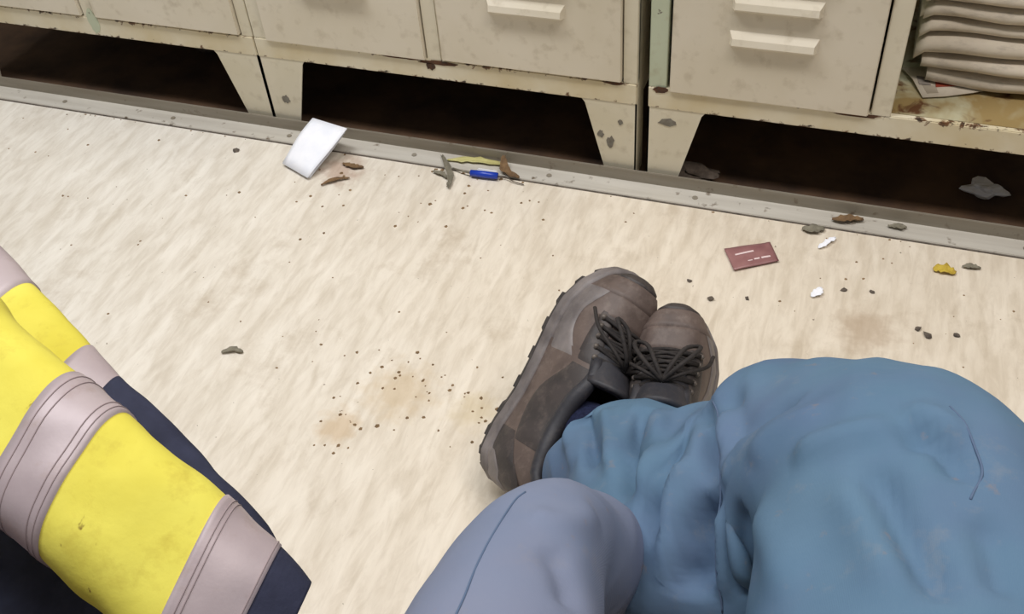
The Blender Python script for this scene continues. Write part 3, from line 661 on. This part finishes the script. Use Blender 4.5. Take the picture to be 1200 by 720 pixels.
# ------------------------------------------------------------------ hiking shoes
LSH = .330
KU = [0, .03, .08, .2, .35, .5, .65, .76, .86, .94, .98, 1]
WI = [.004, .021, .030, .035, .034, .039, .046, .049, .045, .033, .020, .004]      # inner half width
WO = [.004, .021, .030, .036, .040, .046, .050, .050, .043, .028, .016, .004]      # outer half width
def shoe(name, heel, fwd, roll, mirror, label):
    f = nrm(np.array(fwd, float)); z = np.array([0, 0, 1.0]); up0 = nrm(z-z.dot(f)*f); left = np.cross(up0, f)
    up = up0*math.cos(roll)-left*math.sin(roll); left = np.cross(up, f)
    root_m = np.array([f, left, up]).T; org = np.array(heel, float)
    my = -1 if mirror else 1
    def X(V): V = np.asarray(V, float).reshape(-1, 3).copy(); V *= np.array([1, 1.16*my, 1.2]); return list(V@root_m.T+org)
    wl = lambda u: np.interp(u, KU, WI); wr_ = lambda u: np.interp(u, KU, WO)
    spring = lambda u: .016*sst(.68, 1, u)+.004*sst(.12, 0, u)
    top = lambda u: np.interp(u, [.46, .53, .58, .66, .74, .82, .88, .94, .98, 1.0], [.122, .117, .110, .099, .090, .082, .075, .066, .054, .036])
    zs = .020
    def Pf(u, ph, off=0.0):      # closed front of the upper: ph 0 (inner side) .. pi (outer side)
        w = wl(u) if ph < math.pi/2 else wr_(u); w = w-.003; h = top(u)-zs
        c, s = math.cos(ph), math.sin(ph)
        y = math.copysign(abs(c)**.75, c)*(w+off); zz = zs+spring(u)+(h+off)*abs(s)**.78
        return (u*LSH+(off if u > .9 else 0)-.004*sst(.9, 1, u), y, zz)
    # the rear of the upper: wrap around the heel, open at the top
    us = np.concatenate([np.linspace(.60, .06, 20), [.035, .018, .007]]); per = [(u, wl(u)-.003) for u in us]+[(0.0, 0)]+[(u, -(wr_(u)-.003)) for u in us[::-1]]
    coll = lambda u: np.interp(u, [0, .06, .15, .30, .48, .60], [.126, .122, .112, .102, .104, .108])
    def Pr(p, v, off=0.0):   # p runs from the inner front round the heel to the outer front
        t = p*(len(per)-1); i = min(int(t), len(per)-2); g = t-i; u = per[i][0]*(1-g)+per[i+1][0]*g; y = per[i][1]*(1-g)+per[i+1][1]*g
        h = coll(u); pull = 1-.22*v*v-.06*math.sin(math.pi*v)*0; bul = .004*math.sin(math.pi*v)
        nx = -1 if u < .03 else 0; ny = math.copysign(1, y) if abs(y) > .004 else 0
        q = np.array((u*LSH+nx*(off+bul)+.006*v*(u < .1), y*pull+ny*(off+bul), zs+spring(u)*.6+(h-zs)*v))
        bl = float(sst(.38, .58, u))
        if bl > 0: q = q*(1-bl)+np.array(Pf(u, v*1.1 if y > 0 else math.pi-v*1.1, off+.0012))*bl
        return tuple(q)
    V, F = [], []
    a = np.linspace(.54, 1, 34); b = np.linspace(0, math.pi, 29)
    V += [Pf(u, p) for u in a for p in b]; F += gridfaces(34, 29)
    k = len(V); a2 = np.linspace(0, 1, 60); b2 = np.linspace(0, 1, 12); V += [Pr(p, v) for p in a2 for v in b2]; F += [tuple(i+k for i in q) for q in gridfaces(60, 12)]
    k = len(V); V += [tuple(np.array(Pr(p, v))*np.array([1, .90, 1])+np.array([.004, 0, .001])) for p in a2 for v in b2]; F += [tuple(i+k for i in q) for q in gridfaces(60, 12)]
    root = mk('shoe', X(V), F, 'leather', pe, True); root['label'] = label
    def patch(nm, fn, ua, ub, va, vb, mat, off=.0016, nu=20, nv=14, shape=None):
        V = []
        for i in range(nu):
            for j in range(nv):
                s, t = i/(nu-1), j/(nv-1); u = ua+(ub-ua)*s
                lo, hi = (va, vb) if shape is None else shape(s)
                edge = min(1, 8*min(s, 1-s), 8*min(t, 1-t)); V.append(fn(u, lo+(hi-lo)*t, off*(.15+.85*edge)))
        return mk(nm, X(V), gridfaces(nu, nv), mat, root, True)
    pi = math.pi
    # sole: dark outsole, grey midsole with a raised rim
    n = 60; uo = [(1-math.cos(pi*i/(n-1)))/2 for i in range(n)]
    outline = [(u*LSH*1.005-.001, wl(u)-.0005) for u in uo]+[(u*LSH*1.005-.001, -(wr_(u)-.0005)) for u in uo[::-1]]
    def loft(levels, mat, nm):
        V = []; m = len(outline)
        for zz, grow in levels:
            for x, y in outline:
                u = np.clip(x/LSH, 0, 1); s = 1+grow/.05
                V.append(((x-LSH/2)*(1+grow/.16)+LSH/2, y*s, zz+spring(u)))
        F = gridfaces(len(levels), m, True)+[tuple(range(m)), tuple(range((len(levels)-1)*m, len(levels)*m))]
        return mk(nm, X(V), F, mat, root, True)
    loft([(.006, .0005), (.008, .002), (.013, .0003), (.018, .0012), (.0235, .0003), (.0245, -.004)], 'midsole', 'midsole')
    loft([(-.0005, -.003), (.0, -.001), (.006, .0005), (.007, -.001)], 'outsole', 'outsole')
    lv = []
    for i in range(4, 2*n-4, 5):
        x, y = outline[i]; x2, y2 = outline[i+2]; u = np.clip(x/LSH, 0, 1); s = spring(u)
        q = np.array([x, y]); q2 = np.array([x2, y2]); c = np.array([LSH/2, 0]); inn = lambda p: p+(c-p)*.16; ou = lambda p: p+(p-c)*-.004
        poly = [ou(q), ou(q2), inn(q2), inn(q)]; v, ff = prism_xy([tuple(p) for p in poly], -.003+s, .007+s); lv.append((v, ff))
    v, ff = join(lv); mk('tread_lugs', X(v), ff, 'outsole', root)
    # overlays of the upper
    patch('toe_cap', Pf, .945, .998, .06, pi-.06, 'leather_dark', .0026, 14, 26)
    patch('toe_overlay', Pf, .86, .95, .08, pi-.08, 'leather', .0018, 14, 26)
    patch('toe_panel', Pf, .77, .865, .9, pi-.9, 'leather', .0014, 18, 18)
    patch('side_panel', Pf, .54, .86, .02, .55, 'midsole', .0018, 28, 10, lambda s: (.02, .62-.30*math.sin(s*pi)))
    patch('side_panel', Pf, .54, .86, pi-.55, pi-.02, 'leather_dark', .0018, 28, 10, lambda s: (pi-.62+.30*math.sin(s*pi), pi-.02))
    patch('quarter_overlay', Pf, .55, .78, .55, 1.15, 'leather_dark', .0020, 18, 10, lambda s: (.55+.25*s, 1.18))
    patch('quarter_overlay', Pf, .55, .78, pi-1.15, pi-.55, 'leather_dark', .0020, 18, 10, lambda s: (pi-1.18, pi-.55-.25*s))
    patch('heel_counter', Pr, .30, .70, .02, .55, 'leather_dark', .0022, 40, 10, lambda s: (.02, .40+.32*math.sin(s*pi)))
    patch('heel_rand', Pr, .36, .64, .0, .3, 'midsole', .0034, 40, 8, lambda s: (0, .12+.30*math.sin(s*pi)))
    for p0, p1 in ((.04, .32), (.96, .68)): patch('ankle_panel', Pr, p0, p1, .25, .96, 'leather_dark', .0018, 26, 10, lambda s: (.30+.45*abs(s-.55)**1.3, .95))
    # padded collar, tongue
    mk('collar', *(lambda r: (X(r[0]), r[1]))(tubev([Pr(p, 1.0) for p in np.linspace(.0, 1.0, 44)], [.006, .010, .0095, .008, .0075, .008, .0095, .010, .006], 10)), 'pad', root, True)
    G = []
    for i in range(16):
        s = i/15
        for j in range(13):
            q = (j/12-.5)*2; wd = .024+.004*s; x = LSH*(.69-.17*s); zt = top(.69)+.001+.030*s+.010*s*s-.006*q*q*(1+s)-.012*abs(q)**3
            G.append((x-.012*s*q*q*.5, q*wd, zt))
    G = np.array(G).reshape(16, 13, 3); GX = np.array(X(G)).reshape(16, 13, 3)
    sheet('tongue', GX, .009, 'pad', root)
    # eyelets and laces
    rows = [.60, .64, .68, .72, .755]
    pts = [[Pf(u, 1.02-.02*i, .004), Pf(u, pi-1.02+.02*i, .004)] for i, u in enumerate(rows)]
    for l, r in pts:
        for q in (l, r): 
            bm = bmesh.new(); bmesh.ops.create_uvsphere(bm, u_segments=8, v_segments=5, radius=.0042)
            vv = [tuple(np.array(v.co)*np.array([1, 1, .55])+np.array(q)-np.array([0, 0, .002])) for v in bm.verts]; ff = [tuple(v.index for v in p.verts) for p in bm.faces]; bm.free()
            mk('eyelet', X(vv), ff, 'metal_eye', root, True)
    for i in range(len(rows)):
        l, r = pts[i]; m = Pf(rows[i], pi/2, .010)
        mk('lace', *(lambda t: (X(t[0]), t[1]))(tubev([l, m, r], .0026, 7, 11)), 'lace', root, True)
        if i < len(rows)-1:
            for a_, b_ in ((pts[i][0], pts[i+1][1]), (pts[i][1], pts[i+1][0])):
                m = np.array(Pf((rows[i]+rows[i+1])/2, pi/2, .0115)); mk('lace', *(lambda t: (X(t[0]), t[1]))(tubev([a_, m, b_], .0024, 7, 11)), 'lace', root, True)
    k0 = np.array(Pf(.61, pi/2, .013))
    for sy in (1, -1):
        lp = [k0, k0+np.array([.014, .014*sy, .010]), k0+np.array([.036, .030*sy, .002]), k0+np.array([.052, .034*sy, -.014]), k0+np.array([.046, .020*sy, -.006]), k0+np.array([.02, .008*sy, .004]), k0]
        mk('lace_loop', *(lambda t: (X(t[0]), t[1]))(tubev(lp, .0026, 7, 26)), 'lace', root, True)
        le = [k0, k0+np.array([.010, .020*sy, .004]), k0+np.array([.03, .042*sy, -.022]), k0+np.array([.052, .046*sy, -.045])]
        mk('lace_end', *(lambda t: (X(t[0]), t[1]))(tubev(le, .0023, 7, 14)), 'lace', root, True)
    return root, (lambda p: np.array(X([p])[0]))
shA, XA = shoe('shoe', (-.370, .746, .034), (.330, .812, .480), math.radians(58), False, 'brown hiking shoe nearer the viewer, resting on its heel')
shB, XB = shoe('shoe', (-.128, .690, .006), (-.11, .88, .43), math.radians(-4), True, 'brown hiking shoe half hidden behind the other')
for XX, leg_end in ((XA, PA), (XB, PB)):
    c = leg_end[-30].mean(0); base = XX((.09, -.004, .035)); mid = XX((.115, -.010, .10)); q = mid*.5+c*.5
    mk('sock', *tubev([base, mid, q, c], [.028, .039, .038, .040], 24, 24), 'sock', pe, True)
